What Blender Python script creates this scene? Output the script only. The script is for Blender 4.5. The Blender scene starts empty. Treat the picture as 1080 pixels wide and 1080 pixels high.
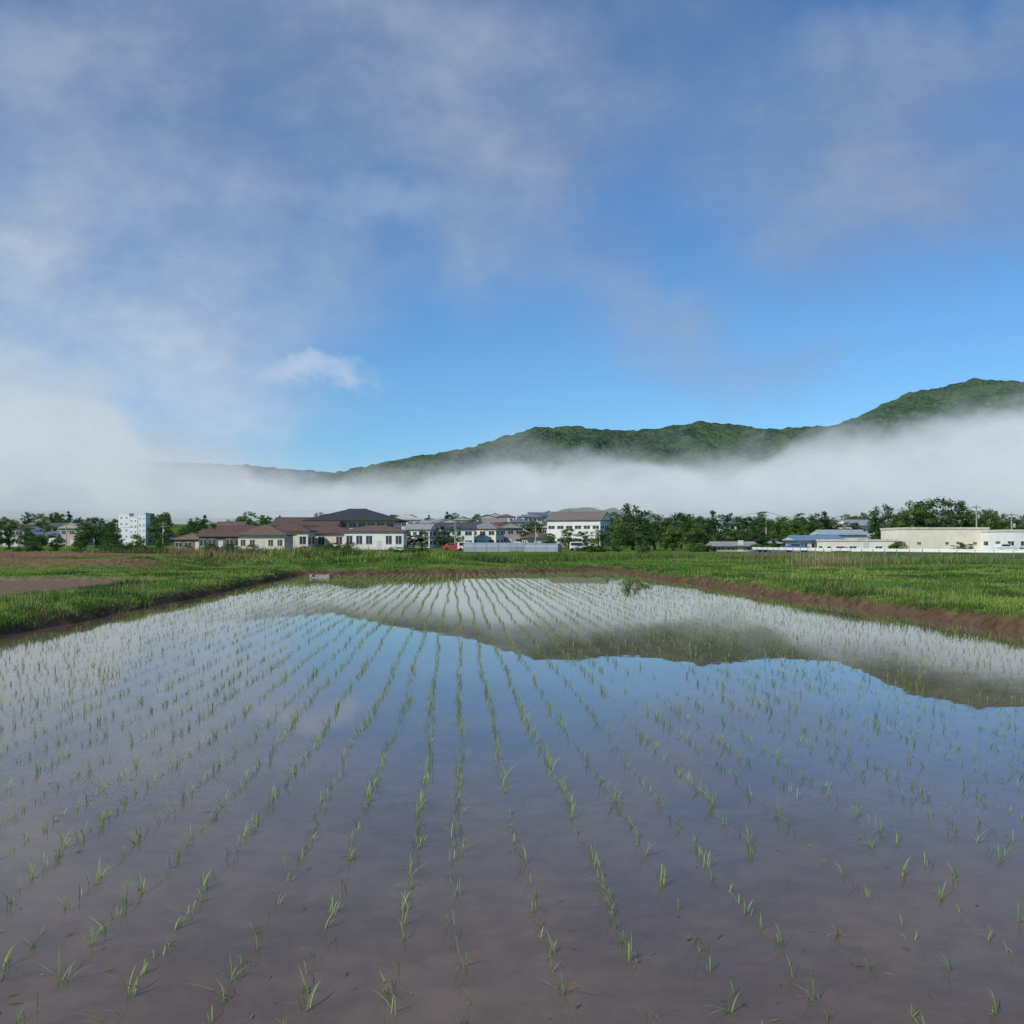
import bpy, math, random
import numpy as np
from mathutils import Vector
random.seed(7); rng=np.random.default_rng(7)
scene=bpy.context.scene
EYE=1.63; F=1083.0
def X(b,D): return b*D/F            # image pixels right of image centre, at distance D -> metres
def Z(e,D): return EYE+e*D/F        # image pixels above the horizon row, at distance D -> metres

# ------------------------------------------------------------------ helpers
def link(o,parent=None):
    scene.collection.objects.link(o)
    if parent: o.parent=parent
    return o
def vn(x,y,s=0):
    x=np.asarray(x,float); y=np.asarray(y,float)
    xi=np.floor(x).astype(np.int64); yi=np.floor(y).astype(np.int64)
    fx=x-xi; fy=y-yi; fx=fx*fx*(3-2*fx); fy=fy*fy*(3-2*fy)
    def h(a,b):
        n=(a*374761393+b*668265263+s*144269504)&0xffffffff
        n=((n^(n>>13))*1274126177)&0xffffffff
        n=n^(n>>16)
        return n/4294967296.0
    return (h(xi,yi)*(1-fx)+h(xi+1,yi)*fx)*(1-fy)+(h(xi,yi+1)*(1-fx)+h(xi+1,yi+1)*fx)*fy
def fbm(x,y,s=0,o=4,g=0.5):
    t=0;a=1;n=0
    x=np.asarray(x,float);y=np.asarray(y,float)
    for i in range(o):
        t=t+a*vn(x,y,s+i*17); n+=a; a*=g
        x,y=(0.8*x-0.6*y)*2+3.1,(0.6*x+0.8*y)*2+1.7
    return t/n
def ss(a,b,x):
    t=np.clip((np.asarray(x,float)-a)/(b-a),0,1); return t*t*(3-2*t)
def mesh_np(name,V,F_list,cols=None,smooth=False,fattr=None):
    me=bpy.data.meshes.new(name)
    V=np.asarray(V,np.float32).reshape(-1,3)
    me.vertices.add(len(V)); me.vertices.foreach_set('co',V.ravel())
    idx=np.concatenate([f.ravel() for f in F_list]).astype(np.int32)
    st=[];off=0
    for f in F_list:
        k=f.shape[1]; st.append(off+np.arange(len(f))*k); off+=f.size
    st=np.concatenate(st).astype(np.int32)
    me.loops.add(len(idx)); me.loops.foreach_set('vertex_index',idx)
    me.polygons.add(len(st)); me.polygons.foreach_set('loop_start',st)
    me.update(calc_edges=True); me.validate()
    if cols is not None:
        a=me.attributes.new('Col','FLOAT_COLOR','POINT')
        c=np.ones((len(V),4),np.float32); c[:,:3]=cols; a.data.foreach_set('color',c.ravel())
    if fattr:
        for k,v in fattr.items():
            a=me.attributes.new(k,'FLOAT','POINT'); a.data.foreach_set('value',np.asarray(v,np.float32).ravel())
    me.polygons.foreach_set('use_smooth',np.full(len(st),smooth,bool))
    return me
def grid_faces(nx,ny):
    i=np.arange(nx*ny).reshape(ny,nx)
    return np.stack([i[:-1,:-1].ravel(),i[:-1,1:].ravel(),i[1:,1:].ravel(),i[1:,:-1].ravel()],1)

class NT:
    def __init__(s,tree): s.t=tree; s.t.nodes.clear()
    def n(s,typ,**kw):
        nd=s.t.nodes.new(typ)
        ins=kw.pop('ins',{})
        for k,v in kw.items(): setattr(nd,k,v)
        for k,v in ins.items():
            if isinstance(v,bpy.types.NodeSocket): s.t.links.new(v,nd.inputs[k])
            else: nd.inputs[k].default_value=v
        return nd
    def m(s,op,a,b=None,c=None,clamp=False):
        nd=s.t.nodes.new('ShaderNodeMath'); nd.operation=op; nd.use_clamp=clamp
        for i,v in enumerate((a,b,c)):
            if v is None: continue
            if isinstance(v,bpy.types.NodeSocket): s.t.links.new(v,nd.inputs[i])
            else: nd.inputs[i].default_value=v
        return nd.outputs[0]
    def v(s,op,a,b=None,scale=None):
        nd=s.t.nodes.new('ShaderNodeVectorMath'); nd.operation=op
        for i,v in enumerate((a,b)):
            if v is None: continue
            if isinstance(v,bpy.types.NodeSocket): s.t.links.new(v,nd.inputs[i])
            else: nd.inputs[i].default_value=v
        if scale is not None: nd.inputs['Scale'].default_value=scale
        return nd
    def mix(s,f,a,b,blend='MIX'):
        nd=s.t.nodes.new('ShaderNodeMix'); nd.data_type='RGBA'; nd.blend_type=blend
        for k,v in ((0,f),(6,a),(7,b)):
            if isinstance(v,bpy.types.NodeSocket): s.t.links.new(v,nd.inputs[k])
            else: nd.inputs[k].default_value=(v if k==0 else tuple(v)+(1,) if len(v)==3 else v)
        return nd.outputs[2]
    def noise(s,vec,scale,detail=4,rough=0.5,dist=0.0):
        nd=s.t.nodes.new('ShaderNodeTexNoise')
        nd.inputs['Scale'].default_value=scale; nd.inputs['Detail'].default_value=detail
        nd.inputs['Roughness'].default_value=rough; nd.inputs['Distortion'].default_value=dist
        s.t.links.new(vec,nd.inputs['Vector']); return nd
    def mr(s,v,a,b,c=0,d=1,smooth=True):
        nd=s.t.nodes.new('ShaderNodeMapRange'); nd.interpolation_type='SMOOTHSTEP' if smooth else 'LINEAR'
        s.t.links.new(v,nd.inputs[0])
        for i,q in enumerate((a,b,c,d)): nd.inputs[i+1].default_value=q
        return nd.outputs[0]
def newmat(name):
    m=bpy.data.materials.new(name); m.use_nodes=True
    return m,NT(m.node_tree)
_mc={}
def pm(name,col,rough=0.8,var=0.15,scale=1.5,metal=0.0,spec=0.3,bump=0.0):
    """weathered paint / plaster / roof tile material"""
    if name in _mc: return _mc[name]
    m,t=newmat(name)
    tc=t.n('ShaderNodeTexCoord')
    n1=t.noise(tc.outputs['Object'],scale,4,0.6)
    f=t.mr(n1.outputs[0],0.3,0.7,1-var,1+var*0.5,False)
    c=t.v('SCALE',tuple(col)); t.t.links.new(f,c.inputs['Scale'])
    p=t.n('ShaderNodeBsdfPrincipled',ins={'Base Color':c.outputs[0],'Roughness':rough,'Metallic':metal,'Specular IOR Level':spec})
    o=t.n('ShaderNodeOutputMaterial',ins={0:p.outputs[0]})
    _mc[name]=m; return m

# ------------------------------------------------------------------ sun + sky
sd=Vector((-0.62,-0.60,0.0)).normalized(); EL=math.radians(36)
sdir=Vector((sd.x*math.cos(EL),sd.y*math.cos(EL),math.sin(EL)))
sl=bpy.data.lights.new('sun','SUN'); sl.energy=3.8; sl.angle=math.radians(0.5); sl.color=(1,0.93,0.81)
so=link(bpy.data.objects.new('sun',sl)); so.rotation_euler=sdir.to_track_quat('Z','Y').to_euler()

w=bpy.data.worlds.new('World'); scene.world=w; w.use_nodes=True
t=NT(w.node_tree); ST=0.1
sky=t.n('ShaderNodeTexSky',sky_type='NISHITA',sun_disc=False,sun_elevation=EL,sun_rotation=math.atan2(sd.x,sd.y)%(2*math.pi),
        altitude=300,air_density=1.0,dust_density=0.6,ozone_density=2.5)
tc=t.n('ShaderNodeTexCoord'); d=t.v('NORMALIZE',tc.outputs['Generated']).outputs[0]
wn=t.noise(d,4.0,4,0.6); wv=t.v('SUBTRACT',wn.outputs['Color'],(0.5,0.5,0.5)).outputs[0]
wv=t.v('SCALE',wv,scale=0.30).outputs[0]; dw=t.v('ADD',d,wv).outputs[0]
def cdir(px,py):
    return Vector(((px-540)/F,1,(572-py)/F)).normalized()
# soft cloud masses: centre and half-widths in image pixels, density
CL=[(150,50,420,160,.80),(430,90,260,120,.62),(0,280,290,200,.92),(200,330,190,130,.72),(350,250,150,110,.45),
    (550,225,115,135,.75),(620,110,150,90,.6),(690,325,95,66,.58),(810,370,90,54,.40),(890,140,170,115,.85),
    (1070,190,190,100,.85),(1060,40,210,80,.7),(70,440,190,90,.72),(500,0,320,60,.6)]
tot=None
for (px,py,rx,ry,de) in CL:
    c=cdir(px,py)
    s1=t.v('SUBTRACT',dw,tuple(c)).outputs[0]
    s2=t.v('MULTIPLY',s1,(F/rx,F/rx*0.6,F/ry)).outputs[0]
    ln=t.v('LENGTH',s2).outputs['Value']
    mk=t.mr(ln,1.3,0.0,0.0,de)
    inv=t.m('SUBTRACT',1.0,mk)
    tot=inv if tot is None else t.m('MULTIPLY',tot,inv)
mask=t.m('SUBTRACT',1.0,tot)
an=t.v('MULTIPLY',d,(1,1,1.6)).outputs[0]
fn=t.noise(an,6.5,6,0.58,0.0)
md=t.mr(fn.outputs[0],0.32,0.68,0.45,1.25,False)
mask=t.m('MULTIPLY',mask,md,clamp=True)
wm=None
wv2=t.v('SCALE',t.v('SUBTRACT',t.noise(d,18,4,0.6).outputs['Color'],(0.5,0.5,0.5)).outputs[0],scale=0.07).outputs[0]
dw2=t.v('ADD',d,wv2).outputs[0]
for (px,py,rx,ry,de) in [(338,390,52,15,.85),(374,404,24,13,.75),(395,205,90,20,.28),(300,385,50,12,.4)]:
    c=cdir(px,py)
    s1=t.v('SUBTRACT',dw2,tuple(c)).outputs[0]
    s2=t.v('MULTIPLY',s1,(F/rx,F/rx*0.6,F/ry)).outputs[0]
    ln=t.v('LENGTH',s2).outputs['Value']; mk=t.mr(ln,1.3,0,0,de)
    inv=t.m('SUBTRACT',1.0,mk); wm=inv if wm is None else t.m('MULTIPLY',wm,inv)
wm=t.m('SUBTRACT',1.0,wm)
sx=t.n('ShaderNodeSeparateXYZ',ins={0:d})
br=t.mr(sx.outputs[2],0.08,0.46,1.0,0.0)
wl=t.mr(sx.outputs[0],-0.42,0.20,1.0,0.15)
ff=t.m('MULTIPLY',br,wl); ff=t.m('ADD',ff,t.m('MULTIPLY',t.m('SUBTRACT',fn.outputs[0],0.45),0.85),clamp=True)
cc=t.mix(ff,(2.30,3.05,4.65),(5.2,6.2,7.5))
skyc=t.mix(1.0,sky.outputs[0],(0.62,0.98,1.27),'MULTIPLY')
c1=t.mix(mask,skyc,cc)
c2=t.mix(t.m('MULTIPLY',wm,0.8),c1,(5.2,6.2,7.8))
bg=t.n('ShaderNodeBackground',ins={0:c2,1:ST}); t.n('ShaderNodeOutputWorld',ins={0:bg.outputs[0]})

# ------------------------------------------------------------------ terrain
K=0.0554
def xL(y): return -7.56-K*y
def xR(y): return 11.0-0.1*y
def din_main(x,y):
    return np.minimum(np.minimum(x-xL(y),xR(y)-x),np.minimum((54.6+0.42*x-y)*0.92,y+5))
def din_left(x,y):
    return np.minimum(np.minimum(-13.9-x,x+70),np.minimum(45+0.05*x-y,y-6))
def wob(x,y): return (fbm(x*0.55,y*0.55,3)-0.5)*0.6
def brownzone(x,y): return ss(49,55,y)*ss(-16,-20,x)*(1-ss(112,130,y))
def H(x,y):
    x=np.asarray(x,float); y=np.asarray(y,float)
    wb=wob(x,y)
    n=(fbm(x*0.5,y*0.5,11)-0.5)*0.16
    z=0.20+n
    o=-din_main(x,y)+wb
    z=z+0.10*np.exp(-((o-1.0)/0.8)**2)
    z=z+0.50*brownzone(x,y)+0.35*(fbm(x*0.12,y*0.12,19)-0.4)*brownzone(x,y)
    z=z+0.65*np.exp(-((y-66)/6.0)**2)*ss(-19,-14,x)*(1-ss(-6,0,x))
    z=z-0.25*ss(75,130,y)
    z=z+13*ss(280,650,y)+45*ss(700,1600,y)
    for dd,ww,dep in ((din_main(x,y),1.0,-0.16),(din_left(x,y),0.7,0.0)):
        oo=-dd+wb*ww
        k=ss(-0.15,0.45,oo)
        z=np.where(oo<0.6,dep*(1-k)+z*k+(0.04*n if dep==0 else 0),z)
    return z
def axis(pts):
    out=[]
    for a,b,s in pts: out+=list(np.arange(a,b,s))
    return np.array(out+[pts[-1][1]])
xs=axis([(-7000,-1000,500),(-1000,-200,50),(-200,-60,5),(-60,-20,1.0),(-20,20,0.22),(20,60,1.0),(60,200,5),(200,1000,50),(1000,7000,500)])
ys=axis([(-300,-20,40),(-20,2,2),(2,12,0.6),(12,72,0.3),(72,140,1.5),(140,400,10),(400,2000,60),(2000,9000,500)])
gx,gy=np.meshgrid(xs,ys); gz=H(gx,gy)
green=np.array([0.085,0.150,0.030]); brown=np.array([0.22,0.13,0.085]); mud=np.array([0.11,0.070,0.046]); yel=np.array([0.16,0.19,0.06])
def gcol(x,y):
    nn=fbm(x*0.3,y*0.3,31)[...,None]
    c=green*(0.7+0.7*nn)
    m=ss(0.5,0.66,fbm(x*0.12,y*0.2,41))[...,None]*0.6
    c=c*(1-m)+yel*m
    o=(-din_main(x,y)+wob(x,y))
    mm=(ss(0.65,0.25,o))[...,None]
    c=c*(1-mm)+mud*mm
    fz=brownzone(x,y)*ss(0.25,0.45,fbm(x*0.10,y*0.25,51))
    fz=fz[...,None]; c=c*(1-fz)+brown*fz
    dl=(ss(-0.3,0.1,din_left(x,y)))[...,None]; c=c*(1-dl)+np.array([0.19,0.135,0.10])*dl
    f2=(ss(24,33,x)*ss(40,46,y)*(1-ss(60,66,y)))[...,None]*0.5; c=c*(1-f2)+brown*f2
    return c
gc=gcol(gx,gy)
me=mesh_np('ground',np.stack([gx,gy,gz],-1).reshape(-1,3),[grid_faces(len(xs),len(ys))],gc.reshape(-1,3),True)
m,t=newmat('soil_and_grass'); a=t.n('ShaderNodeAttribute',attribute_name='Col'); g=t.n('ShaderNodeNewGeometry')
n1=t.noise(g.outputs['Position'],3.0,6,0.7); f=t.mr(n1.outputs[0],0.25,0.75,0.35,1.6,False)
c=t.v('SCALE',a.outputs['Color']); t.t.links.new(f,c.inputs['Scale'])
p=t.n('ShaderNodeBsdfDiffuse',ins={0:c.outputs[0]})
t.n('ShaderNodeOutputMaterial',ins={0:p.outputs[0]}); me.materials.append(m)
link(bpy.data.objects.new('ground',me))

# ------------------------------------------------------------------ water
m,t=newmat('paddy_water'); g=t.n('ShaderNodeNewGeometry'); P=g.outputs['Position']
n1=t.noise(P,0.5,4,0.6); n2=t.noise(P,5.0,5,0.72)
f=t.m('ADD',t.m('MULTIPLY',n1.outputs[0],0.55),t.m('MULTIPLY',n2.outputs[0],0.45))
f=t.mr(f,0.38,0.62)
col=t.mix(f,(0.108,0.077,0.056),(0.160,0.116,0.085))
w1=t.noise(t.v('MULTIPLY',P,(1.0,2.2,1)).outputs[0],1.1,3,0.5)
b=t.n('ShaderNodeBump',ins={'Height':w1.outputs[0],'Strength':0.05,'Distance':0.007})
p=t.n('ShaderNodeBsdfPrincipled',ins={'Base Color':col,'Roughness':0.008,'IOR':1.34,'Normal':b.outputs[0]})
t.n('ShaderNodeOutputMaterial',ins={0:p.outputs[0]}); WM=m
def water(poly,z):
    me=bpy.data.meshes.new('paddy_water'); me.from_pydata([(x,y,z) for x,y in poly],[],[tuple(range(len(poly)))])
    me.materials.append(WM); link(bpy.data.objects.new('paddy_water',me))
water([(xL(-6)-1,-6),(xR(-6)+1,-6),(xR(58)+1,59),(xL(58)-1,52)],0.0)

# ------------------------------------------------------------------ blades generator
def blades(base,hei,wid,az,lean,col,segs=2):
    N=len(base); ts=np.linspace(0,1,segs+1)
    dx=np.cos(az);dy=np.sin(az); px=-dy;py=dx
    V=[];C=[]
    for i,tt in enumerate(ts):
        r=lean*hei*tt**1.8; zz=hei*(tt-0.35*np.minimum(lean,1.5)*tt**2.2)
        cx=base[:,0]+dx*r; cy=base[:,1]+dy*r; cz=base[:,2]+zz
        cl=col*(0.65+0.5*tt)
        if i<segs:
            ww=wid*0.5*(1-0.55*tt**2)
            V.append(np.stack([cx-px*ww,cy-py*ww,cz],1)); V.append(np.stack([cx+px*ww,cy+py*ww,cz],1)); C+=[cl,cl]
        else: V.append(np.stack([cx,cy,cz],1)); C.append(cl)
    k=2*segs+1
    V=np.stack(V,1).reshape(-1,3); C=np.stack(C,1).reshape(-1,3)
    o=np.arange(N)*k; Fq=[]
    for i in range(segs-1): Fq.append(np.stack([o+2*i,o+2*i+1,o+2*i+3,o+2*i+2],1))
    Ft=np.stack([o+2*segs-2,o+2*segs-1,o+2*segs],1)
    return V,Fq,Ft,C
def merge_blades(parts,name,mat,obj):
    Vs=[];Cs=[];Q=[];T=[];off=0
    for V,Fq,Ft,C in parts:
        Vs.append(V);Cs.append(C)
        for q in Fq: Q.append(q+off)
        T.append(Ft+off); off+=len(V)
    F_=[]
    if Q: F_.append(np.concatenate(Q))
    F_.append(np.concatenate(T))
    me=mesh_np(name,np.concatenate(Vs),F_,np.concatenate(Cs)); me.materials.append(mat)
    return link(bpy.data.objects.new(obj,me))
def leafmat(name,trans=0.35,rough=0.6,gain=1.0):
    m,t=newmat(name); a=t.n('ShaderNodeAttribute',attribute_name='Col')
    oi=t.n('ShaderNodeObjectInfo'); s=t.mr(oi.outputs['Random'],0,1,0.8*gain,1.2*gain,False)
    c=t.v('SCALE',a.outputs['Color']); t.t.links.new(s,c.inputs['Scale'])
    df=t.n('ShaderNodeBsdfDiffuse',ins={0:c.outputs[0]})
    tr=t.n('ShaderNodeBsdfTranslucent',ins={0:c.outputs[0]})
    mx=t.n('ShaderNodeMixShader',ins={0:trans,1:df.outputs[0],2:tr.outputs[0]})
    t.n('ShaderNodeOutputMaterial',ins={0:mx.outputs[0]}); return m
GM=leafmat('grass_blades'); RM=leafmat('rice_leaf',0.4,0.45,1.1)

# rice seedlings
cl=[]
for k in range(-40,45):
    x0=0.06+0.302*k+rng.normal(0,0.012)
    y=1.6; ph=rng.uniform(0,50)
    while y<58:
        y+=rng.normal(0.165,0.022)
        x=x0-K*y+0.035*math.sin(y*0.22+ph)+0.02*math.sin(y*0.9+ph*2)+rng.normal(0,0.014)
        cl.append((x,y))
cl=np.array(cl)
di=din_main(cl[:,0],cl[:,1])
x0s=cl[:,0]+K*cl[:,1]
miss=0.06+0.22*ss(0.8,2.5,x0s)*(1-ss(12,22,cl[:,1]))+0.45*ss(0.62,0.78,fbm(cl[:,0]*0.6,cl[:,1]*0.35,77,3))
cl=cl[(di>0.35)&(rng.random(len(cl))>miss)]
parts=[]
for sel,nb,seg,wd in ((cl[:,1]<14,7,4,0.0042),((cl[:,1]>=14)&(cl[:,1]<30),5,2,0.0050),(cl[:,1]>=30,5,2,0.0068)):
    c=cl[sel]; N=len(c)
    vig=rng.uniform(0.45,1.15,N)*(0.7+0.6*fbm(c[:,0]*0.8,c[:,1]*0.8,5))
    nbl=np.clip((nb*vig+rng.normal(0,1.3,N)),2,nb+4).astype(int)
    ii=np.repeat(np.arange(N),nbl); M=len(ii)
    base=np.stack([c[ii,0]+rng.normal(0,0.010,M),c[ii,1]+rng.normal(0,0.012,M),np.full(M,-0.01)],1)
    he=0.02+vig[ii]*rng.uniform(0.04,0.112,M)
    laz=rng.uniform(0,6.28,N)
    lean=np.abs(rng.normal(0.58,0.42,M))+0.05
    az=rng.uniform(0,6.28,M)*0.6+laz[ii]*0.4
    yy=rng.random(M)[:,None]
    col=np.array([0.27,0.43,0.10])*(1-yy*0.6)+np.array([0.56,0.64,0.24])*yy*0.6
    col=col*rng.uniform(0.85,1.2,M)[:,None]
    parts.append(blades(base,he,wd*rng.uniform(0.7,1.2,M),az,lean,col,seg))
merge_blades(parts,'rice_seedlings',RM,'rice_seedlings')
# fallen leaves and straw bits floating on the surface
n=420; y=2.5+27*rng.random(n)**1.6; x=rng.uniform(-0.55,0.55,n)*y; ok=din_main(x,y)>0.2; x=x[ok];y=y[ok];n=len(x)
L=rng.uniform(0.015,0.07,n); wd=rng.uniform(0.002,0.005,n); az=rng.uniform(0,6.28,n)
dx=np.cos(az);dy=np.sin(az)
V=np.stack([np.stack([x-dx*L/2,y-dy*L/2,np.full(n,.003)],1),np.stack([x-dy*wd,y+dx*wd,np.full(n,.005)],1),np.stack([x+dx*L/2,y+dy*L/2,np.full(n,.003)],1),np.stack([x+dy*wd,y-dx*wd,np.full(n,.004)],1)],1)
cc_=np.where(rng.random((n,1))<0.4,np.array([[0.30,0.38,0.12]]),np.array([[0.22,0.17,0.10]]))*rng.uniform(0.6,1.2,(n,1))
me=mesh_np('floating_straw',V,[np.arange(4*n).reshape(-1,4)],np.repeat(cc_,4,0)); me.materials.append(GM); link(bpy.data.objects.new('floating_straw',me))

# grass on banks and fields
def sample(n,x0,x1,y0,y1):
    x=rng.uniform(x0,x1,n); y=rng.uniform(y0,y1,n)
    wb=wob(x,y); o=-din_main(x,y)+wb; ol=-din_left(x,y)+wb*0.7
    edge=np.where(x>0,0.30,0.18)+0.45*(fbm(x*1.2,y*1.2,88)-0.5)
    ok=(o>edge)&(ol>0.3)&(np.abs(x)<y*0.56+4)
    return x[ok],y[ok]
parts=[]
def grass(n,x0,x1,y0,y1,h,wd,seg=2,thin=0.0):
    x,y=sample(n,x0,x1,y0,y1)
    br=brownzone(x,y)*ss(0.25,0.45,fbm(x*0.10,y*0.25,51))
    keep=rng.random(len(x))>(0.8*br+thin*ss(0.5,0.7,fbm(x*0.5,y*0.5,91)))
    x=x[keep];y=y[keep];br=br[keep]; M=len(x)
    z=H(x,y)-0.02
    cn=fbm(x*0.9,y*0.9,61); cn2=fbm(x*0.25,y*0.25,63)
    tall=ss(0.50,0.70,fbm(x*0.45,y*0.45,71))
    he=h*rng.uniform(0.4,1.2,M)*(0.3+1.1*cn)*(1+1.3*tall)
    g1=np.array([0.13,0.26,0.045]);g2=np.array([0.29,0.39,0.09]);g3=np.array([0.06,0.13,0.03]);st=np.array([0.36,0.32,0.17]); bw=np.array([0.30,0.18,0.11])
    a=ss(0.38,0.60,cn2)[:,None]; col=g1*(1-a)+g2*a
    b_=ss(0.45,0.60,fbm(x*0.7,y*0.7,64))[:,None]*0.9; col=col*(1-b_)+g3*b_
    dry=ss(0.58,0.72,fbm(x*0.2,y*0.4,65))
    s_=(rng.random(M)<0.05+0.35*dry)[:,None]; col=np.where(s_,st,col)
    bb=(br*0.85)[:,None]; col=col*(1-bb)+bw*bb
    col=col*rng.uniform(0.7,1.2,M)[:,None]
    parts.append(blades(np.stack([x,y,z],1),he,wd*rng.uniform(0.6,1.3,M),rng.uniform(0,6.28,M),np.abs(rng.normal(0.5,0.35,M)),col,seg))
grass(95000,-19,-7,13,34,0.14,0.014)
grass(95000,6,19,13,34,0.13,0.014)
grass(85000,-32,-9,34,62,0.12,0.026)
grass(80000,3,34,34,62,0.115,0.026)
grass(35000,-12,8,52,64,0.11,0.026)
grass(80000,-80,80,62,150,0.16,0.06,1)
grass(6000,-20,-3,59,74,0.36,0.04)
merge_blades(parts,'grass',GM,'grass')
parts=[]
def weeds(cx,cy,sx_,sy_,n,h,colr,wd=0.03):
    x=rng.normal(cx,sx_,n);y=rng.normal(cy,sy_,n); ok=din_main(x,y)<-0.4; x=x[ok];y=y[ok];M=len(x)
    col=np.array(colr)*rng.uniform(0.7,1.25,M)[:,None]
    parts.append(blades(np.stack([x,y,H(x,y)-0.03],1),h*rng.uniform(0.5,1.15,M),wd*rng.uniform(.6,1.2,M),rng.uniform(0,6.28,M),np.abs(rng.normal(0.22,0.15,M)),col,2))
weeds(X(330,62),62,1.1,0.8,500,1.0,(0.42,0.36,0.20))
weeds(X(372,66),66,1.6,1.0,700,0.75,(0.30,0.33,0.12))
weeds(X(290,70),70,2.5,1.0,700,0.6,(0.20,0.30,0.07))
for i in range(34):
    D=rng.uniform(66,120); b=rng.uniform(-420,520)
    weeds(X(b,D),D,rng.uniform(0.8,3),0.8,380,rng.uniform(0.35,0.8),[(0.10,0.17,0.05),(0.13,0.20,0.05),(0.20,0.26,0.09),(0.32,0.24,0.13)][i%4],0.05)
for i in range(60):
    s=rng.choice([-1,1]); D=rng.uniform(17,50)
    xb=(xL(D)-rng.uniform(0.6,3)) if s<0 else (xR(D)+rng.uniform(0.7,4))
    weeds(xb,D,rng.uniform(.15,.4),0.3,70,rng.uniform(0.2,0.40),[(0.09,0.16,0.05),(0.28,0.34,0.10),(0.16,0.24,0.06)][i%3],0.02)
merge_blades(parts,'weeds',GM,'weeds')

# ------------------------------------------------------------------ mountains
def mountain(name,prof,yr,depth_f,depth_b,step,mat,seed,xr,spur=0.30,bump=9,ny=170):
    pb=np.array([p[0] for p in prof],float)-540; pe=572-np.array([p[1] for p in prof],float)
    xx=np.arange(xr[0],xr[1],step)
    yy=np.concatenate([np.linspace(yr-depth_f,yr,ny,endpoint=False),np.linspace(yr,yr+depth_b,30)])
    gx,gy=np.meshgrid(xx,yy)
    hz=np.interp(gx/yr*F,pb,pe)*yr/F+EYE
    hz=np.maximum(hz,5)
    s=np.where(gy<yr,(yr-gy)/depth_f,(gy-yr)/depth_b)
    wx=gx+ (fbm(gx/300,gy/300,seed+5)-0.5)*260
    rid=1-np.abs(2*fbm(wx/300,gy/1500,seed,3)-1)
    rid2=1-np.abs(2*fbm(wx/120,gy/420,seed+9,3)-1)
    fall=np.clip(1-s,0,1)**1.15
    z=hz*fall*(1+spur*(rid-0.75)*np.minimum(s*4,1)*1.6+0.18*(rid2-0.75)*np.minimum(s*5,1)*1.5)
    z=z+(fbm(gx/24,gy/24,seed+3,3)-0.5)*bump*np.clip(fall*3,0,1)+(vn(gx/9,gy/9,seed+4)-0.5)*bump*0.6*np.clip(fall*3,0,1)
    z=z-12*(s>0.98)
    me=mesh_np(name,np.stack([gx,gy,z],-1).reshape(-1,3),[grid_faces(len(xx),len(yy))],None,False); me.materials.append(mat)
    link(bpy.data.objects.new(name,me))
def forestmat(name,c1,c2,c3,sc):
    m,t=newmat(name); g=t.n('ShaderNodeNewGeometry'); P=g.outputs['Position']
    a=t.noise(P,sc,5,0.65); b=t.noise(P,sc*11,3,0.65)
    c=t.mix(t.mr(a.outputs[0],0.42,0.60),c1,c2); c=t.mix(t.mr(b.outputs[0],0.48,0.66),c,c3)
    bp=t.n('ShaderNodeBump',ins={'Height':b.outputs[0],'Strength':0.9,'Distance':7.0})
    p=t.n('ShaderNodeBsdfDiffuse',ins={0:c,'Normal':bp.outputs[0]})
    t.n('ShaderNodeOutputMaterial',ins={0:p.outputs[0]}); return m
FM=forestmat('forest_slope_hazed',(0.038,0.066,0.050),(0.062,0.104,0.060),(0.088,0.138,0.068),0.010)  # forest greens with a little bluish aerial haze mixed into the colour
FM2=forestmat('far_forest_hazed',(0.06,0.09,0.13),(0.07,0.11,0.14),(0.08,0.12,0.14),0.006)  # blue here is distance haze painted into the tree colours
FM3=forestmat('near_forest',(0.040,0.060,0.050),(0.05,0.075,0.05),(0.06,0.09,0.055),0.03)
prof=[(-900,560),(200,560),(300,520),(345,500),(400,488),(440,481),(480,475),(520,465),(545,456),(565,451),(600,449),(630,452),(660,455),(700,450),(740,445),(770,447),(805,453),(840,451),(880,448),(905,440),(930,427),(960,414),(1000,406),(1030,398),(1058,402),(1085,408),(1150,412),(1250,440),(1400,430),(1800,470)]
mountain('mountain',prof,2500,1150,700,6.5,FM,100,(-900,2600),0.36,9)
prof2=[(-1500,500),(-300,480),(-50,475),(60,478),(110,481),(140,481),(165,487),(220,489),(260,491),(300,494),(345,498),(420,500),(600,505),(900,520)]
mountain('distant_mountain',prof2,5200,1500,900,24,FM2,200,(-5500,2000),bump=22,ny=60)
prof3=[(300,572),(450,568),(500,560),(535,550),(570,541),(610,536),(650,538),(700,545),(760,552),(900,558),(1000,556),(1100,552),(1300,560)]
mountain('wooded_hill',prof3,720,60,60,2.5,FM3,300,(-200,560),spur=0.1,bump=6,ny=50)

# ------------------------------------------------------------------ low stratus / valley mist
m,t=newmat('valley_mist'); a=t.n('ShaderNodeAttribute',attribute_name='dens'); q=t.n('ShaderNodeAttribute',attribute_name='tone')
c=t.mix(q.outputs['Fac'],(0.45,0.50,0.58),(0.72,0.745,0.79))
df=t.n('ShaderNodeBsdfDiffuse',ins={0:c}); tr=t.n('ShaderNodeBsdfTransparent')
mx=t.n('ShaderNodeMixShader',ins={0:a.outputs['Fac'],1:tr.outputs[0],2:df.outputs[0]})
t.n('ShaderNodeOutputMaterial',ins={0:mx.outputs[0]}); MM=m
mp=[(-1200,420),(-300,400),(0,408),(50,412),(90,420),(115,436),(135,458),(160,480),(190,490),(220,494),(300,501),(380,507),(450,507),(510,498),(545,488),(600,496),(660,492),(720,494),(780,491),(820,484),(870,472),(930,471),(980,459),(1030,443),(1080,438),(1200,436),(1500,450),(2300,470)]
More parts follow.
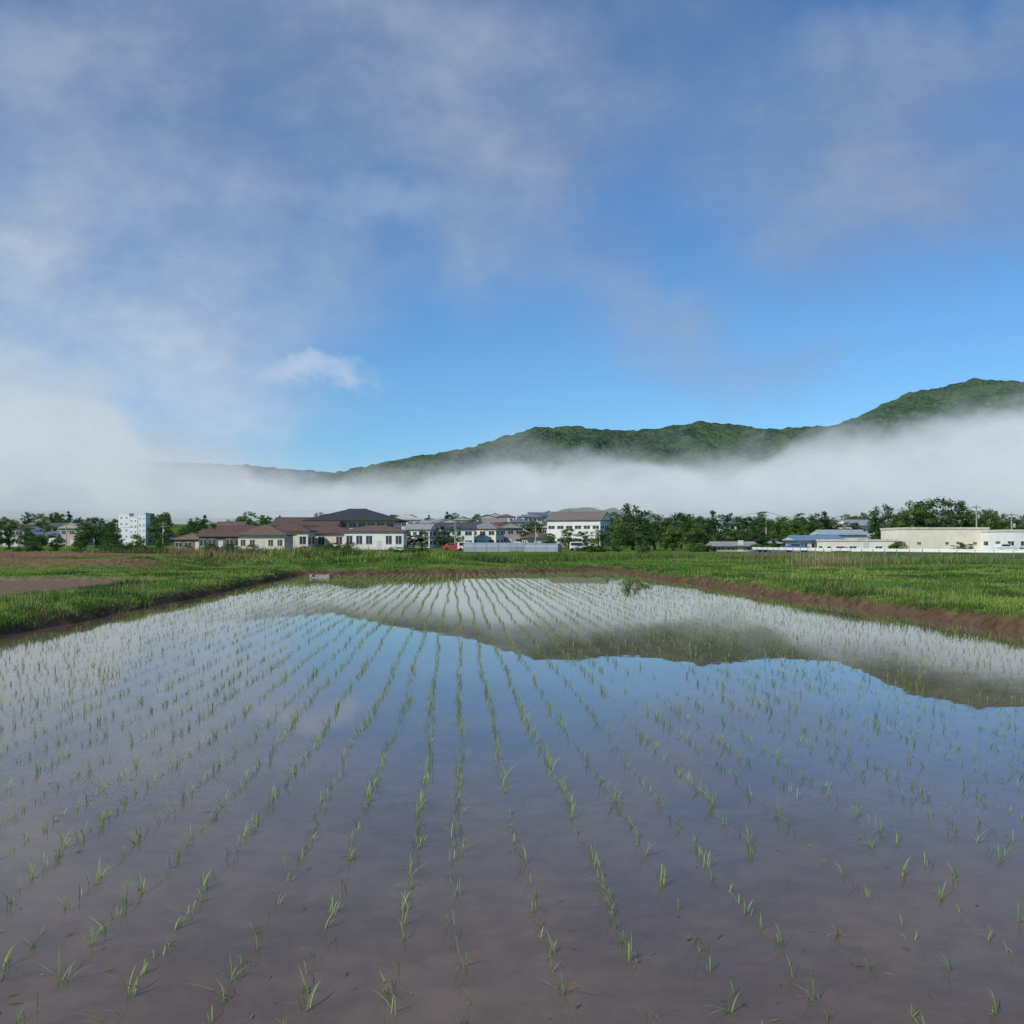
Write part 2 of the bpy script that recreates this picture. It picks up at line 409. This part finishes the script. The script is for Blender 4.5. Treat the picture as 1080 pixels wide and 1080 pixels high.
mb=np.array([p[0] for p in mp],float)-540; mee=572-np.array([p[1] for p in mp],float)
for i,(D,off,amax,soft,bot) in enumerate([(640,-28,0.46,24,(-8,28)),(800,-14,0.58,21,(-8,18)),(1000,-6,0.74,17,(-14,0)),(1180,0,0.78,14,(-22,-8)),(1300,4,0.42,22,(-22,-8))]):
    nx_,nz_=900,170
    xx=np.linspace(-1.6*D,1.7*D,nx_); zz=np.linspace(-10,0.26*D,nz_)
    gx,gz_=np.meshgrid(xx,zz)
    gy=np.full_like(gx,D)+np.sin(gx/260+i)*18
    bb_=gx/D*F
    ee=(gz_-EYE)/D*F; hh=ee-np.interp(bb_,mb,mee)-off
    u=gx/130+i*7.3; v_=gz_/75+i*3.1
    w1_=fbm(u*0.8,v_*0.8,400+i,3)-0.5; w2_=fbm(u*0.8+9,v_*0.8+4,450+i,3)-0.5
    n1=fbm(u+0.8*w1_,v_+0.8*w2_,500+i,5,0.52)-0.5
    n2=fbm(u*3.2+1.0*w2_,v_*2.6+1.0*w1_,520+i,4,0.55)-0.5
    west=ss(-330,-420,bb_)
    s=hh+n1*(66+70*west)+n2*(30+20*west)
    sf=soft*(1+0.8*west)
    k_=np.clip((s-sf*1.3)/(-2.3*sf),0,1); top=k_*k_*(3-2*k_)
    lo=ss(bot[0],bot[1],ee+n1*34)
    dens=amax*top*lo*(0.95+0.7*n1+0.3*n2)
    edge=ss(0.26*1.0,0.20,gz_/D)
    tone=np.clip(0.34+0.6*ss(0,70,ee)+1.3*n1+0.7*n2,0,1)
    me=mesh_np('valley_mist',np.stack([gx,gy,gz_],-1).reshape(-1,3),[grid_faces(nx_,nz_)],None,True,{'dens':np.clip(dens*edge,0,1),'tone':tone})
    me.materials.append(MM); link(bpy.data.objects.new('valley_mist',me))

# ------------------------------------------------------------------ trees
BK=pm('bark',(0.11,0.085,0.065),0.95,0.3,2)
TM=leafmat('tree_leaves',0.25,0.6)
def tube(path,rad,n=7):
    V=[];Fq=[]
    for j,(p,r) in enumerate(zip(path,rad)):
        for k in range(n):
            a=2*math.pi*k/n; V.append((p[0]+r*math.cos(a),p[1]+r*math.sin(a),p[2]))
    for j in range(len(path)-1):
        for k in range(n):
            a=j*n+k;b=j*n+(k+1)%n; Fq.append((a,b,b+n,a+n))
    return V,Fq
def tree_mesh(seed,wr=0.42,conif=False,base=(0.055,0.10,0.03)):
    r=np.random.default_rng(seed); V=[];Q=[];off=0
    h=10.0
    tr=[(r.normal(0,0.12)*j,r.normal(0,0.12)*j,z) for j,z in enumerate(np.linspace(-0.3,8 if not conif else 9.6,7))]
    v,q=tube(tr,np.linspace(0.32,0.05,7)); V+=v;Q+=q;off=len(V)
    cents=[]
    nl=11
    for k in range(nl):
        z0=r.uniform(1.6,7.0); j=int(z0/8*6); p0=np.array(tr[min(j,6)],float); p0[2]=z0
        a=k*2.4+r.normal(0,.3); L=wr*h*r.uniform(0.45,0.85)*(1-0.3*abs(z0-4.5)/4)
        if conif: L=wr*h*(1-z0/9.8)*1.1
        p1=p0+np.array([math.cos(a)*L,math.sin(a)*L,(r.uniform(0.1,1.6) if not conif else -0.2)])
        pm_=(p0+p1)/2+np.array([0,0,0.25])
        v,q=tube([p0,pm_,p1],[0.12,0.08,0.03],5); V+=v; Q+=[tuple(i+off for i in f) for f in q]; off=len(V)
        cents.append((p1,r.uniform(0.8,1.35))); cents.append((pm_+r.normal(0,.4,3),r.uniform(0.6,1.0)))
    for k in range(34 if not conif else 18):
        a=r.uniform(0,6.28); zz=r.uniform(1.3,9.2)
        s=math.sqrt(max(0,1-((zz-4.8)/4.9)**2)) if not conif else (1-zz/9.9)
        rr=wr*h*s*math.sqrt(r.uniform(0.05,1))*r.uniform(0.7,1.05)
        cents.append((np.array([math.cos(a)*rr,math.sin(a)*rr,zz]),r.uniform(0.6,1.25)*(0.7 if conif else 1)))
    nT=len(Q); LV=[];LC=[]
    for c,s in cents:
        n=int(70*s)
        dirs=r.normal(0,1,(n,3)); dirs/=np.linalg.norm(dirs,axis=1)[:,None]
        pos=c+dirs*(s*r.uniform(0.35,1.05,n)[:,None])*np.array([1,1,0.9])
        nrm=dirs+r.normal(0,0.5,(n,3)); nrm/=np.linalg.norm(nrm,axis=1)[:,None]
        u=np.cross(nrm,r.normal(0,1,(n,3))); u/=np.linalg.norm(u,axis=1)[:,None]; vv=np.cross(nrm,u)
        sz=r.uniform(0.12,0.26,n)[:,None]
        quad=np.stack([pos-u*sz,pos-vv*sz*0.6,pos+u*sz,pos+vv*sz*0.6],1)
        LV.append(quad.reshape(-1,3))
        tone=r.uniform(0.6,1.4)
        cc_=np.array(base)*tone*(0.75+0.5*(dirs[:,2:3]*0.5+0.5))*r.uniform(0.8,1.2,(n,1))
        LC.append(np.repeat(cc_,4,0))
    LV=np.concatenate(LV);LC=np.concatenate(LC)
    V=np.concatenate([np.array(V,float).reshape(-1,3),LV]); C=np.concatenate([np.full((off,3),0.1),LC])
    LF=np.arange(len(LV)).reshape(-1,4)+off
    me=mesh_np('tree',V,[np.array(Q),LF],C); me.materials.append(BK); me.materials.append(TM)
    mi=np.ones(len(me.polygons),np.int32); mi[:nT]=0; me.polygons.foreach_set('material_index',mi)
    return me
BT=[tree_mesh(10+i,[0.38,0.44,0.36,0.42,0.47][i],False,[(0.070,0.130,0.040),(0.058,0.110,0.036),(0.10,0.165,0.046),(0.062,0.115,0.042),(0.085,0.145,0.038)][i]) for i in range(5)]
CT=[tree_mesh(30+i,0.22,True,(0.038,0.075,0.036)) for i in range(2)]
def tree(b,D,top,wf=1.0,kind=None,name='broadleaf_tree'):
    x=X(b,D); z0=float(H(x,D)); h=Z(top,D)-z0
    me=random.choice(BT) if kind is None else kind
    o=bpy.data.objects.new(name,me); link(o); o.location=(x,D,z0-0.05); s=h/9.7
    o.scale=(s*wf,s*wf,s); o.rotation_euler=(0,0,random.uniform(0,6.28))
for b,D,top,wf in [(128,215,42,1.2),(150,225,32,1.2),(112,235,26,.9),(178,220,33,1.2),(200,230,28,1.1),(222,225,30,1.3),(245,235,28,1.1),(262,228,26,1.2),
                   (283,240,27,1.2),(300,236,24,1.3),(320,240,31,1.1),(338,240,25,1.2),(358,245,22,1.2),(140,205,20,1.5),(170,207,17,1.6),(195,205,15,1.8),(225,208,14,1.8),(255,207,13,1.8),(285,212,13,1.8),(310,214,13,1.8),
                   (388,240,40,1.0),(402,236,31,1.1),(425,230,44,1.2),(446,232,49,1.25),(468,235,45,1.2),(436,225,36,1.2),(482,240,34,1.1),(500,230,35,.9),(512,235,33,.9),(528,228,27,1.1),(545,232,24,1.1),(560,225,36,1.1),(600,225,40,1.2)]:
    tree(b,D,top*random.uniform(.96,1.03),wf)
for b,D,top,wf in [(-438,290,27,1.3),(-452,300,22,1.1),(-425,285,22,1.2),(-530,270,24,1.2),(-545,265,24,1.2),(-512,262,16,1.3),(-336,300,27,1.0),(-322,310,24,1.1),(-345,290,18,1.2),(-300,305,19,1.2),
                   (-395,240,9,1.6),(-420,240,10,1.6),(-372,250,12,1.4),(-480,240,10,1.6),(-500,235,9,1.6),(-455,235,9,1.6),(-280,320,18,1.2),(-95,270,13,1.3),(-75,260,12,1.3),(-60,280,17,1.2),(-110,265,10,1.4),(60,250,15,1.4),(75,245,12,1.4),(92,240,14,1.5),(40,260,10,1.5),(20,330,22,1.2),(-5,340,22,1.2)]:
    tree(b,D,top,wf)
for b,D,top in [(-260,300,24),(105,300,26),(212,260,34),(330,250,33)]:
    tree(b,D,top,1.0,random.choice(CT),'cedar_tree')
root=bpy.data.objects.new('distant_trees',None); link(root)
for i in range(330):
    D=rng.uniform(330,620); b=rng.uniform(-700,750); x=X(b,D)
    o=bpy.data.objects.new('crown_%d'%i,random.choice(BT+CT[:1])); link(o,root); o.location=(x,D,float(H(x,D))-1.0)
    s=rng.uniform(0.45,0.95); o.scale=(s*1.3,s*1.3,s); o.rotation_euler=(0,0,rng.uniform(0,6.28))
def shrub(b,D,h,w_):
    x=X(b,D); o=bpy.data.objects.new('shrub',random.choice(BT)); link(o); z0=float(H(x,D))
    o.location=(x,D,z0-h*0.25); o.scale=(w_/9,w_/9,h*1.3/9.5); o.rotation_euler=(0,0,random.uniform(0,6.28))
for i in range(46):
    shrub(rng.uniform(-540,560),rng.uniform(150,200),rng.uniform(0.8,1.8),rng.uniform(2,5))

# ------------------------------------------------------------------ buildings
GL=pm('window_glass',(0.035,0.045,0.06),0.12,0.2,0.5,0,0.6)
WF=pm('window_frame',(0.55,0.55,0.53),0.5,0.05)
def boxpart(x0,x1,y0,y1,z0,z1):
    V=[(x0,y0,z0),(x1,y0,z0),(x1,y1,z0),(x0,y1,z0),(x0,y0,z1),(x1,y0,z1),(x1,y1,z1),(x0,y1,z1)]
    return V,[(0,3,2,1),(4,5,6,7),(0,1,5,4),(1,2,6,5),(2,3,7,6),(3,0,4,7)]
def multi(name,boxes,mat,parent,extra=None):
    V=[];Fc=[]
    for bx in boxes:
        v,f=boxpart(*bx); o=len(V); V+=v; Fc+=[tuple(i+o for i in q) for q in f]
    if extra:
        for v,f in extra:
            o=len(V); V+=v; Fc+=[tuple(i+o for i in q) for q in f]
    me=bpy.data.meshes.new(name); me.from_pydata(V,[],Fc); me.materials.append(mat)
    return link(bpy.data.objects.new(name,me),parent)
def roof(kind,w,d,z,rh,ov,ax,mat,parent,wallmat):
    a=w/2+ov;b=d/2+ov; t_=0.2
    if kind=='flat':
        multi('roof',[(-a,a,-b,b,z+0.003,z+0.35)],mat,parent); return
    if ax=='x':
        inset=(min(b,a*0.9) if kind=='hip' else 0)
        r0=(-a+inset,0,z+rh); r1=(a-inset,0,z+rh)
    else:
        inset=(min(a,b*0.9) if kind=='hip' else 0)
        r0=(0,-b+inset,z+rh); r1=(0,b-inset,z+rh)
    lo=[(-a,-b,z),(a,-b,z),(a,b,z),(-a,b,z)]; up=[(p[0],p[1],z+t_) for p in lo]
    V=lo+up+[(r0[0],r0[1],r0[2]+t_),(r1[0],r1[1],r1[2]+t_)]
    if ax=='x': Fc=[(4,5,9,8),(6,7,8,9),(5,6,9),(7,4,8)]
    else: Fc=[(5,6,9,8),(7,4,8,9),(4,5,8),(6,7,9)]
    Fc+=[(0,3,2,1),(0,1,5,4),(1,2,6,5),(2,3,7,6),(3,0,4,7)]
    me=bpy.data.meshes.new('roof'); me.from_pydata(V,[],Fc); me.materials.append(mat); link(bpy.data.objects.new('roof',me),parent)
    rr=0.12
    if ax=='x': multi('ridge_cap',[(r0[0],r1[0],-rr,rr,z+rh+t_-0.03,z+rh+t_+0.16)],mat,parent)
    else: multi('ridge_cap',[(-rr,rr,r0[1],r1[1],z+rh+t_-0.03,z+rh+t_+0.16)],mat,parent)
    if kind=='gable' and wallmat is not None:
        for s in (-1,1):
            if ax=='x':
                xx=s*(a+0.012); V=[(xx,-d/2,z+.1),(xx,d/2,z+.1),(xx,0,z+rh*0.86)]
            else:
                yy=s*(b+0.012); V=[(-w/2,yy,z+.1),(w/2,yy,z+.1),(0,yy,z+rh*0.86)]
            me=bpy.data.meshes.new('gable'); me.from_pydata(V,[],[(0,1,2)]); me.materials.append(wallmat); link(bpy.data.objects.new('gable',me),parent)
def building(name,b,D,w,d,h,rh=1.6,kind='gable',ax='x',wall=(0.6,0.57,0.5),rf=(0.12,0.08,0.07),floors=1,nw=4,rot=0,z0=None,ov=0.6,wh=0.42,ww=0.6,door=True,nside=2):
    x=X(b,D); zz=float(H(x,D)) if z0 is None else z0
    e=bpy.data.objects.new(name,None); link(e); e.location=(x,D,zz); e.rotation_euler=(0,0,math.radians(rot))
    wm_=pm('wall_%.2f_%.2f_%.2f'%tuple(wall),wall,0.85,0.12,0.4); rm=pm('roof_%.2f_%.2f_%.2f'%tuple(rf),rf,0.75,0.25,1.2)
    multi('walls',[(-w/2,w/2,-d/2,d/2,-3.0,h)],wm_,e)
    roof(kind,w,d,h,rh,ov,ax,rm,e,wm_ if kind=='gable' else None)
    gb=[];fb=[]; fh=h/floors
    for f in range(floors):
        za=f*fh+fh*0.32; zb=za+fh*wh
        cw=w/nw
        for k in range(nw):
            cx=-w/2+cw*(k+0.5); hw=cw*ww/2
            if door and f==0 and k==nw//2:
                fb.append((cx-0.5,cx+0.5,-d/2-0.05,-d/2-0.003,0.02,2.0)); continue
            gb.append((cx-hw,cx+hw,-d/2-0.03,-d/2-0.004,za,zb))
            fb+= [(cx-hw-0.08,cx+hw+0.08,-d/2-0.07,-d/2-0.002,za-0.1,za-0.003),(cx-hw-0.08,cx+hw+0.08,-d/2-0.07,-d/2-0.002,zb+0.003,zb+0.09),(cx-0.035,cx+0.035,-d/2-0.055,-d/2-0.032,za,zb)]
        cd=d/nside
        for s in (-1,1):
            for k in range(nside):
                cy=-d/2+cd*(k+0.5); hw=cd*ww/2*0.8
                xa=s*w/2; x_0,x_1=(xa+0.004,xa+0.03) if s>0 else (xa-0.03,xa-0.004)
                gb.append((x_0,x_1,cy-hw,cy+hw,za,zb))
    multi('windows',gb,GL,e); multi('door_and_frames',fb,WF,e)
    return e,wm_,rm
BR=(0.125,0.078,0.064); BR2=(0.16,0.105,0.085); DK=(0.050,0.054,0.060); CR=(0.64,0.57,0.46); WH=(0.72,0.70,0.66)
# community complex, tiled roofs
building('community_hall',-163,265,21,16,Z(22,265),Z(34,265)-Z(22,265),'hip','x',(0.60,0.57,0.52),DK,3,9,0,0,1.8,0.45,0.75,False,4)
building('hall_wing',-214,258,15,10,Z(17,258),1.9,'gable','x',CR,BR,2,7,0,0,0.9,0.42,0.6,False)
building('school_building',-193,235,12,8,Z(9,235),1.6,'hip','x',CR,BR,1,6,0,0,0.6,0.5,0.65,True)
building('school_building',-143,230,13,8,Z(11,230),1.1,'hip','x',WH,BR2,1,6,0,0,0.5,0.45,0.6,True)
building('tile_roofed_house',-259,205,9.0,8,Z(7,205),1.9,'hip','x',CR,BR2,1,5,0,0,0.6,0.4,0.5,True)
building('tile_roofed_house',-233,225,9,8,Z(11,225),1.9,'hip','x',CR,BR,1,4,0)
building('farm_shed',-302,215,9,7,Z(6,215),1.3,'gable','x',(0.16,0.12,0.10),BR,1,5,0,None,0.5,0.5,0.7)
building('farm_shed',-331,220,8,7,Z(3,220),1.3,'gable','y',(0.22,0.17,0.13),BR2,1,4,0,None,0.5)
building('farm_shed',-285,240,10,7,Z(9,240),1.6,'gable','x',(0.4,0.35,0.28),BR,1,5,0)
building('apartment_block',-112,320,8.5,8,Z(22,320),1.6,'hip','x',WH,(0.5,0.48,0.44),3,4,12,None,0.4)
building('apartment_block',-96,300,7,7,Z(13,300),1.4,'gable','x',WH,(0.3,0.3,0.3),2,4,-10)
# gymnasium
building('school_gymnasium',71,330,17,17,Z(21,330),2.6,'gable','x',WH,(0.20,0.17,0.15),2,6,-16,None,0.7,0.24,0.7,False,5)
# grain elevator towers
for b,h_,ww_ in ((-407,27.5,3.3),(-397,24,2.6),(-388,26.5,2.4)):
    building('grain_elevator',b,330,ww_*1.02,4,Z(h_,330),0,'flat','x',(0.72,0.73,0.74),(0.66,0.66,0.66),5,2,0,None,0.05,0.22,0.25,False)
# east warehouses
building('warehouse',444,190,15,12,Z(16,190)-0.45,0,'flat','x',(0.72,0.67,0.54),(0.58,0.54,0.45),1,3,0,None,0.12,0.10,0.12,False)
building('warehouse',363,188,11.5,10,Z(3.0,188)-.3,0,'flat','x',(0.74,0.70,0.60),(0.60,0.57,0.50),1,5,0,None,0.12,0.18,0.5,True)
building('warehouse',533,180,9,9,Z(11,180),0,'flat','x',(0.76,0.76,0.73),(0.6,0.6,0.58),1,4,0,None,0.12,0.2,0.45,False)
building('metal_shed',318,200,8.5,9,Z(2,200),0.7,'gable','x',(0.55,0.56,0.57),(0.16,0.25,0.38),1,4,0)
building('metal_shed',300,215,9,9,Z(-1,215),0.6,'gable','x',(0.3,0.35,0.42),(0.35,0.42,0.5),1,4,0)
building('metal_shed',345,225,9,9,Z(8,225),0.8,'gable','x',(0.6,0.6,0.6),(0.35,0.40,0.45),1,4,0)
building('metal_shed',232,185,7,6,Z(-4,185),0.5,'gable','x',(0.35,0.33,0.3),(0.32,0.3,0.3),1,4,0)
building('house',362,300,8,7,Z(17,300),1.6,'gable','x',WH,(0.3,0.33,0.38),2,3,20)
building('house',380,310,8,8,Z(15,310),1.6,'hip','x',(0.5,0.4,0.32),(0.14,0.12,0.12),2,3,-10)
# town houses
wc=[(0.62,0.60,0.55),(0.55,0.53,0.48),(0.45,0.38,0.30),(0.66,0.66,0.65),(0.36,0.33,0.30),(0.56,0.51,0.42)]
rc=[(0.12,0.12,0.13),(0.15,0.105,0.085),(0.12,0.15,0.21),(0.22,0.22,0.23),(0.08,0.08,0.09),(0.32,0.33,0.34),(0.14,0.09,0.07)]
def town(n,b0,b1,d0,d1,f2=0.65):
    for i in range(n):
        D=rng.uniform(d0,d1); b=b0+(b1-b0)*(i+rng.uniform(0.1,0.9))/n
        fl=2 if rng.random()<f2 else 1
        building('house',b,D,rng.uniform(7,10),rng.uniform(6,8),2.7*fl,rng.uniform(1.2,1.8),random.choice(['gable','hip','gable']),random.choice(['x','x','y']),random.choice(wc),random.choice(rc),fl,random.choice([3,4]),rng.uniform(-25,25))
town(9,-100,50,300,350); town(9,-105,55,370,430); town(8,-90,40,450,540)
town(8,-545,-415,320,370,0.4); town(5,-560,-390,400,450); town(3,-380,-290,330,360,0.4); town(4,180,560,340,420)
building('house',-9,360,5,5,5.4,1.4,'gable','x',(0.6,0.58,0.52),(0.30,0.06,0.045),2,2,10)
# ------------------------------------------------------------------ vinyl greenhouses
VM=pm('vinyl_sheet',(0.30,0.34,0.37),0.35,0.15,0.7); MT=pm('steel_pipe',(0.35,0.36,0.37),0.4,0.1,1,0.8)
def greenhouse(b,D,L,w_=5.4,h=2.3,rot=90):
    x=X(b,D); e=bpy.data.objects.new('vinyl_greenhouse',None); link(e); e.location=(x,D,float(H(x,D))); e.rotation_euler=(0,0,math.radians(rot))
    prof_=[(-w_/2,0)]+[(-w_/2*math.cos(a),0.9+(h-0.9)*math.sin(a)) for a in np.linspace(0,math.pi,13)]+[(w_/2,0)]
    n=len(prof_); V=[(p[0],yy,p[1]) for yy in (0,L) for p in prof_]
    Fc=[(i,i+1,i+1+n,i+n) for i in range(n-1)]+[tuple(range(n)),tuple(range(2*n-1,n-1,-1))]
    me=bpy.data.meshes.new('vinyl_cover'); me.from_pydata(V,[],Fc); me.materials.append(VM); link(bpy.data.objects.new('vinyl_cover',me),e)
    V=[];Fc=[]
    for yy in np.arange(0,L+.1,2.0):
        for s in (-0.04,0.04):
            V+=[(p[0]*1.012,yy+s,p[1]*1.012+0.01) for p in prof_]
        o=len(V)-2*n; Fc+=[(o+i,o+i+1,o+i+1+n,o+i+n) for i in range(n-1)]
    me=bpy.data.meshes.new('hoops'); me.from_pydata(V,[],Fc); me.materials.append(MT); link(bpy.data.objects.new('hoops',me),e)
greenhouse(-2,178,8,5,1.6); greenhouse(26,190,7,5,1.6,rot=97); greenhouse(50,182,6,4.6,1.5,rot=80)
# ------------------------------------------------------------------ cars
TY=pm('tyre',(0.02,0.02,0.02),0.9,0.1)
def car(b,D,col,rot,kei=False):
    x=X(b,D); e=bpy.data.objects.new('parked_car',None); link(e); e.location=(x,D,float(H(x,D))+0.02); e.rotation_euler=(0,0,math.radians(rot))
    pmn=pm('car_paint_%.2f_%.2f'%(col[0],col[2]),col,0.25,0.03,1,0,0.6)
    if kei: pr=[(-1.7,.3),(-1.72,1.0),(-1.6,1.7),(-0.2,1.78),(0.75,1.72),(1.2,1.05),(1.68,.9),(1.7,.3)]
    else: pr=[(-2.1,.3),(-2.15,.9),(-1.75,.98),(-1.2,1.42),(0.2,1.47),(0.95,1.0),(2.0,.82),(2.15,.55),(2.12,.3)]
    n=len(pr); V=[(p[0],s*(0.80 if p[1]<1.05 else 0.68),p[1]) for s in (-1,1) for p in pr]
    Fc=[(i,(i+1)%n,(i+1)%n+n,i+n) for i in range(n)]+[tuple(range(n-1,-1,-1)),tuple(range(n,2*n))]
    me=bpy.data.meshes.new('body'); me.from_pydata(V,[],Fc); me.materials.append(pmn); o=link(bpy.data.objects.new('body',me),e)
    bm_=o.modifiers.new('b','BEVEL'); bm_.width=0.06; bm_.segments=2
    zt=1.6 if kei else 1.36; xa,xb=(-1.5,0.7) if kei else (-1.1,0.3)
    multi('side_windows',[(xa,xb,-0.80,-0.735,1.05,zt),(xa,xb,0.735,0.80,1.05,zt)],GL,e)
    for wx in (-1.25,1.25):
        for s in (-1,1):
            bpy.ops.mesh.primitive_cylinder_add(vertices=16,radius=0.31,depth=0.2,rotation=(math.pi/2,0,0))
            wo=bpy.context.object; wo.name='wheel'; wo.data.materials.append(TY); wo.parent=e; wo.location=(wx,s*0.74,0.31)
for b,D,c_,r_,k_ in [(-48,200,(.74,.74,.74),10,True),(-28,205,(.70,.70,.71),-5,False),(5,203,(.7,.7,.7),95,True),(36,206,(.3,.32,.35),5,False),(70,200,(.74,.74,.74),0,True),(-62,207,(.4,.05,.04),0,False),
                     (300,170,(.1,.14,.3),0,False),(520,165,(.75,.75,.75),10,False)]:
    car(b,D,c_,r_,k_)
# ------------------------------------------------------------------ road + guardrail
AS=pm('asphalt',(0.10,0.095,0.09),0.9,0.25,0.8); WP=pm('white_paint',(0.75,0.75,0.73),0.5,0.08,1)
ZR=0.22
def strip(name,pts,wd,mat):
    V=[];Fc=[]
    for i,(x,y) in enumerate(pts):
        j=min(i+1,len(pts)-1);k=max(i-1,0); dx=pts[j][0]-pts[k][0];dy=pts[j][1]-pts[k][1];l=math.hypot(dx,dy);nx,ny=-dy/l,dx/l
        V+=[(x-nx*wd/2,y-ny*wd/2,ZR),(x+nx*wd/2,y+ny*wd/2,ZR),(x-nx*(wd/2+.6),y-ny*(wd/2+.6),-0.3),(x+nx*(wd/2+.6),y+ny*(wd/2+.6),-0.3)]
        if i:
            o=4*i; Fc+=[(o-4,o-3,o+1,o),(o-4,o,o+2,o-2),(o-3,o-1,o+3,o+1)]
    me=bpy.data.meshes.new(name); me.from_pydata(V,[],Fc); me.materials.append(mat); return link(bpy.data.objects.new(name,me))
rp=[(150,80),(95,86),(60,93),(50,99),(45,108),(41,122),(38,138),(36.5,150)]
strip('road',rp,5.0,AS)
e=bpy.data.objects.new('guardrail',None); link(e)
gp=[]
for i in range(2,len(rp)-1):
    L=math.hypot(rp[i+1][0]-rp[i][0],rp[i+1][1]-rp[i][1]); n=max(1,int(L/2))
    for k in range(n): f_=k/n; gp.append((rp[i][0]*(1-f_)+rp[i+1][0]*f_-2.6,rp[i][1]*(1-f_)+rp[i+1][1]*f_-2.0))
V=[];Fc=[];pb_=[]
for i,(x,y) in enumerate(gp):
    for zz,oy in ((0.45,0),(0.53,-0.06),(0.61,0),(0.69,-0.06),(0.77,0)): V.append((x,y+oy,zz+ZR-0.05))
    if i:
        o=5*i
        for k in range(4): Fc.append((o-5+k,o+k,o+k+1,o-4+k))
    pb_.append((x-0.06,x+0.06,y+0.02,y+0.14,-0.1,ZR+0.70))
me=bpy.data.meshes.new('rail'); me.from_pydata(V,[],Fc); me.materials.append(WP); link(bpy.data.objects.new('rail',me),e)
multi('posts',pb_,MT,e)
# ------------------------------------------------------------------ utility poles + wires
CP=pm('concrete',(0.36,0.35,0.33),0.9,0.2,1); WR=pm('wire',(0.03,0.03,0.03),0.6,0)
def pole(b,D,top):
    x=X(b,D); z0=float(H(x,D)); h=Z(top,D)-z0
    e=bpy.data.objects.new('utility_pole',None); link(e); e.location=(x,D,z0)
    v,q=tube([(0,0,-.5),(0,0,h)],[0.19,0.11],8)
    multi('pole',[],CP,e,[(v,q)])
    multi('crossarms',[(-1.0,1.0,-0.2,-0.12,h-0.6,h-0.48),(-0.8,0.8,-0.2,-0.12,h-1.5,h-1.4)],MT,e)
    v,q=tube([(0.4,-0.25,h-2.9),(0.4,-0.25,h-2.1)],[0.25,0.25],8); multi('transformer',[],CP,e,[(v,q)])
    return (x,D,z0+h-0.5)
pl=[pole(*a) for a in [(-560,290,26),(-470,285,21),(-368,280,22),(-300,275,20),(-60,250,20),(25,260,18),(128,262,30),(268,270,34),(350,255,30),(396,240,38),(490,215,40),(527,190,32),(600,175,42)]]
for i in range(len(pl)-1):
    a,b_=pl[i],pl[i+1]
    if i in (3,): continue
    cu=bpy.data.curves.new('power_line','CURVE'); cu.dimensions='3D'; cu.bevel_depth=0.02
    for dx in (-0.8,0.8):
        sp=cu.splines.new('POLY'); sp.points.add(12)
        for k in range(13):
            f_=k/12; sp.points[k].co=(a[0]*(1-f_)+b_[0]*f_,a[1]*(1-f_)+b_[1]*f_+dx,a[2]*(1-f_)+b_[2]*f_-1.2*4*f_*(1-f_),1)
    cu.materials.append(WR); link(bpy.data.objects.new('power_line',cu))
# ------------------------------------------------------------------ concrete sluice on far bank
e=bpy.data.objects.new('concrete_sluice',None); link(e); e.location=(X(-192,50),47.6,-0.02)
multi('side_walls',[(-0.45,-0.34,-0.3,0.5,-0.2,0.17),(0.34,0.45,-0.3,0.5,-0.2,0.17)],CP,e); multi('base',[(-0.335,0.335,-0.3,0.5,-0.2,0.06)],CP,e); multi('gate_board',[(-0.33,0.33,0.1,0.15,0.063,0.15)],pm('board',(0.3,0.28,0.25)),e)

# ------------------------------------------------------------------ camera
cam=bpy.data.cameras.new('camera'); cam.sensor_width=36; cam.lens=36*F/1080; cam.clip_end=20000; cam.clip_start=0.05
co=link(bpy.data.objects.new('camera',cam)); co.location=(0,0,EYE); co.rotation_euler=(math.radians(90+1.69),0,0)
scene.camera=co
scene.view_settings.view_transform='Standard'; scene.view_settings.look='None'; scene.view_settings.exposure=0
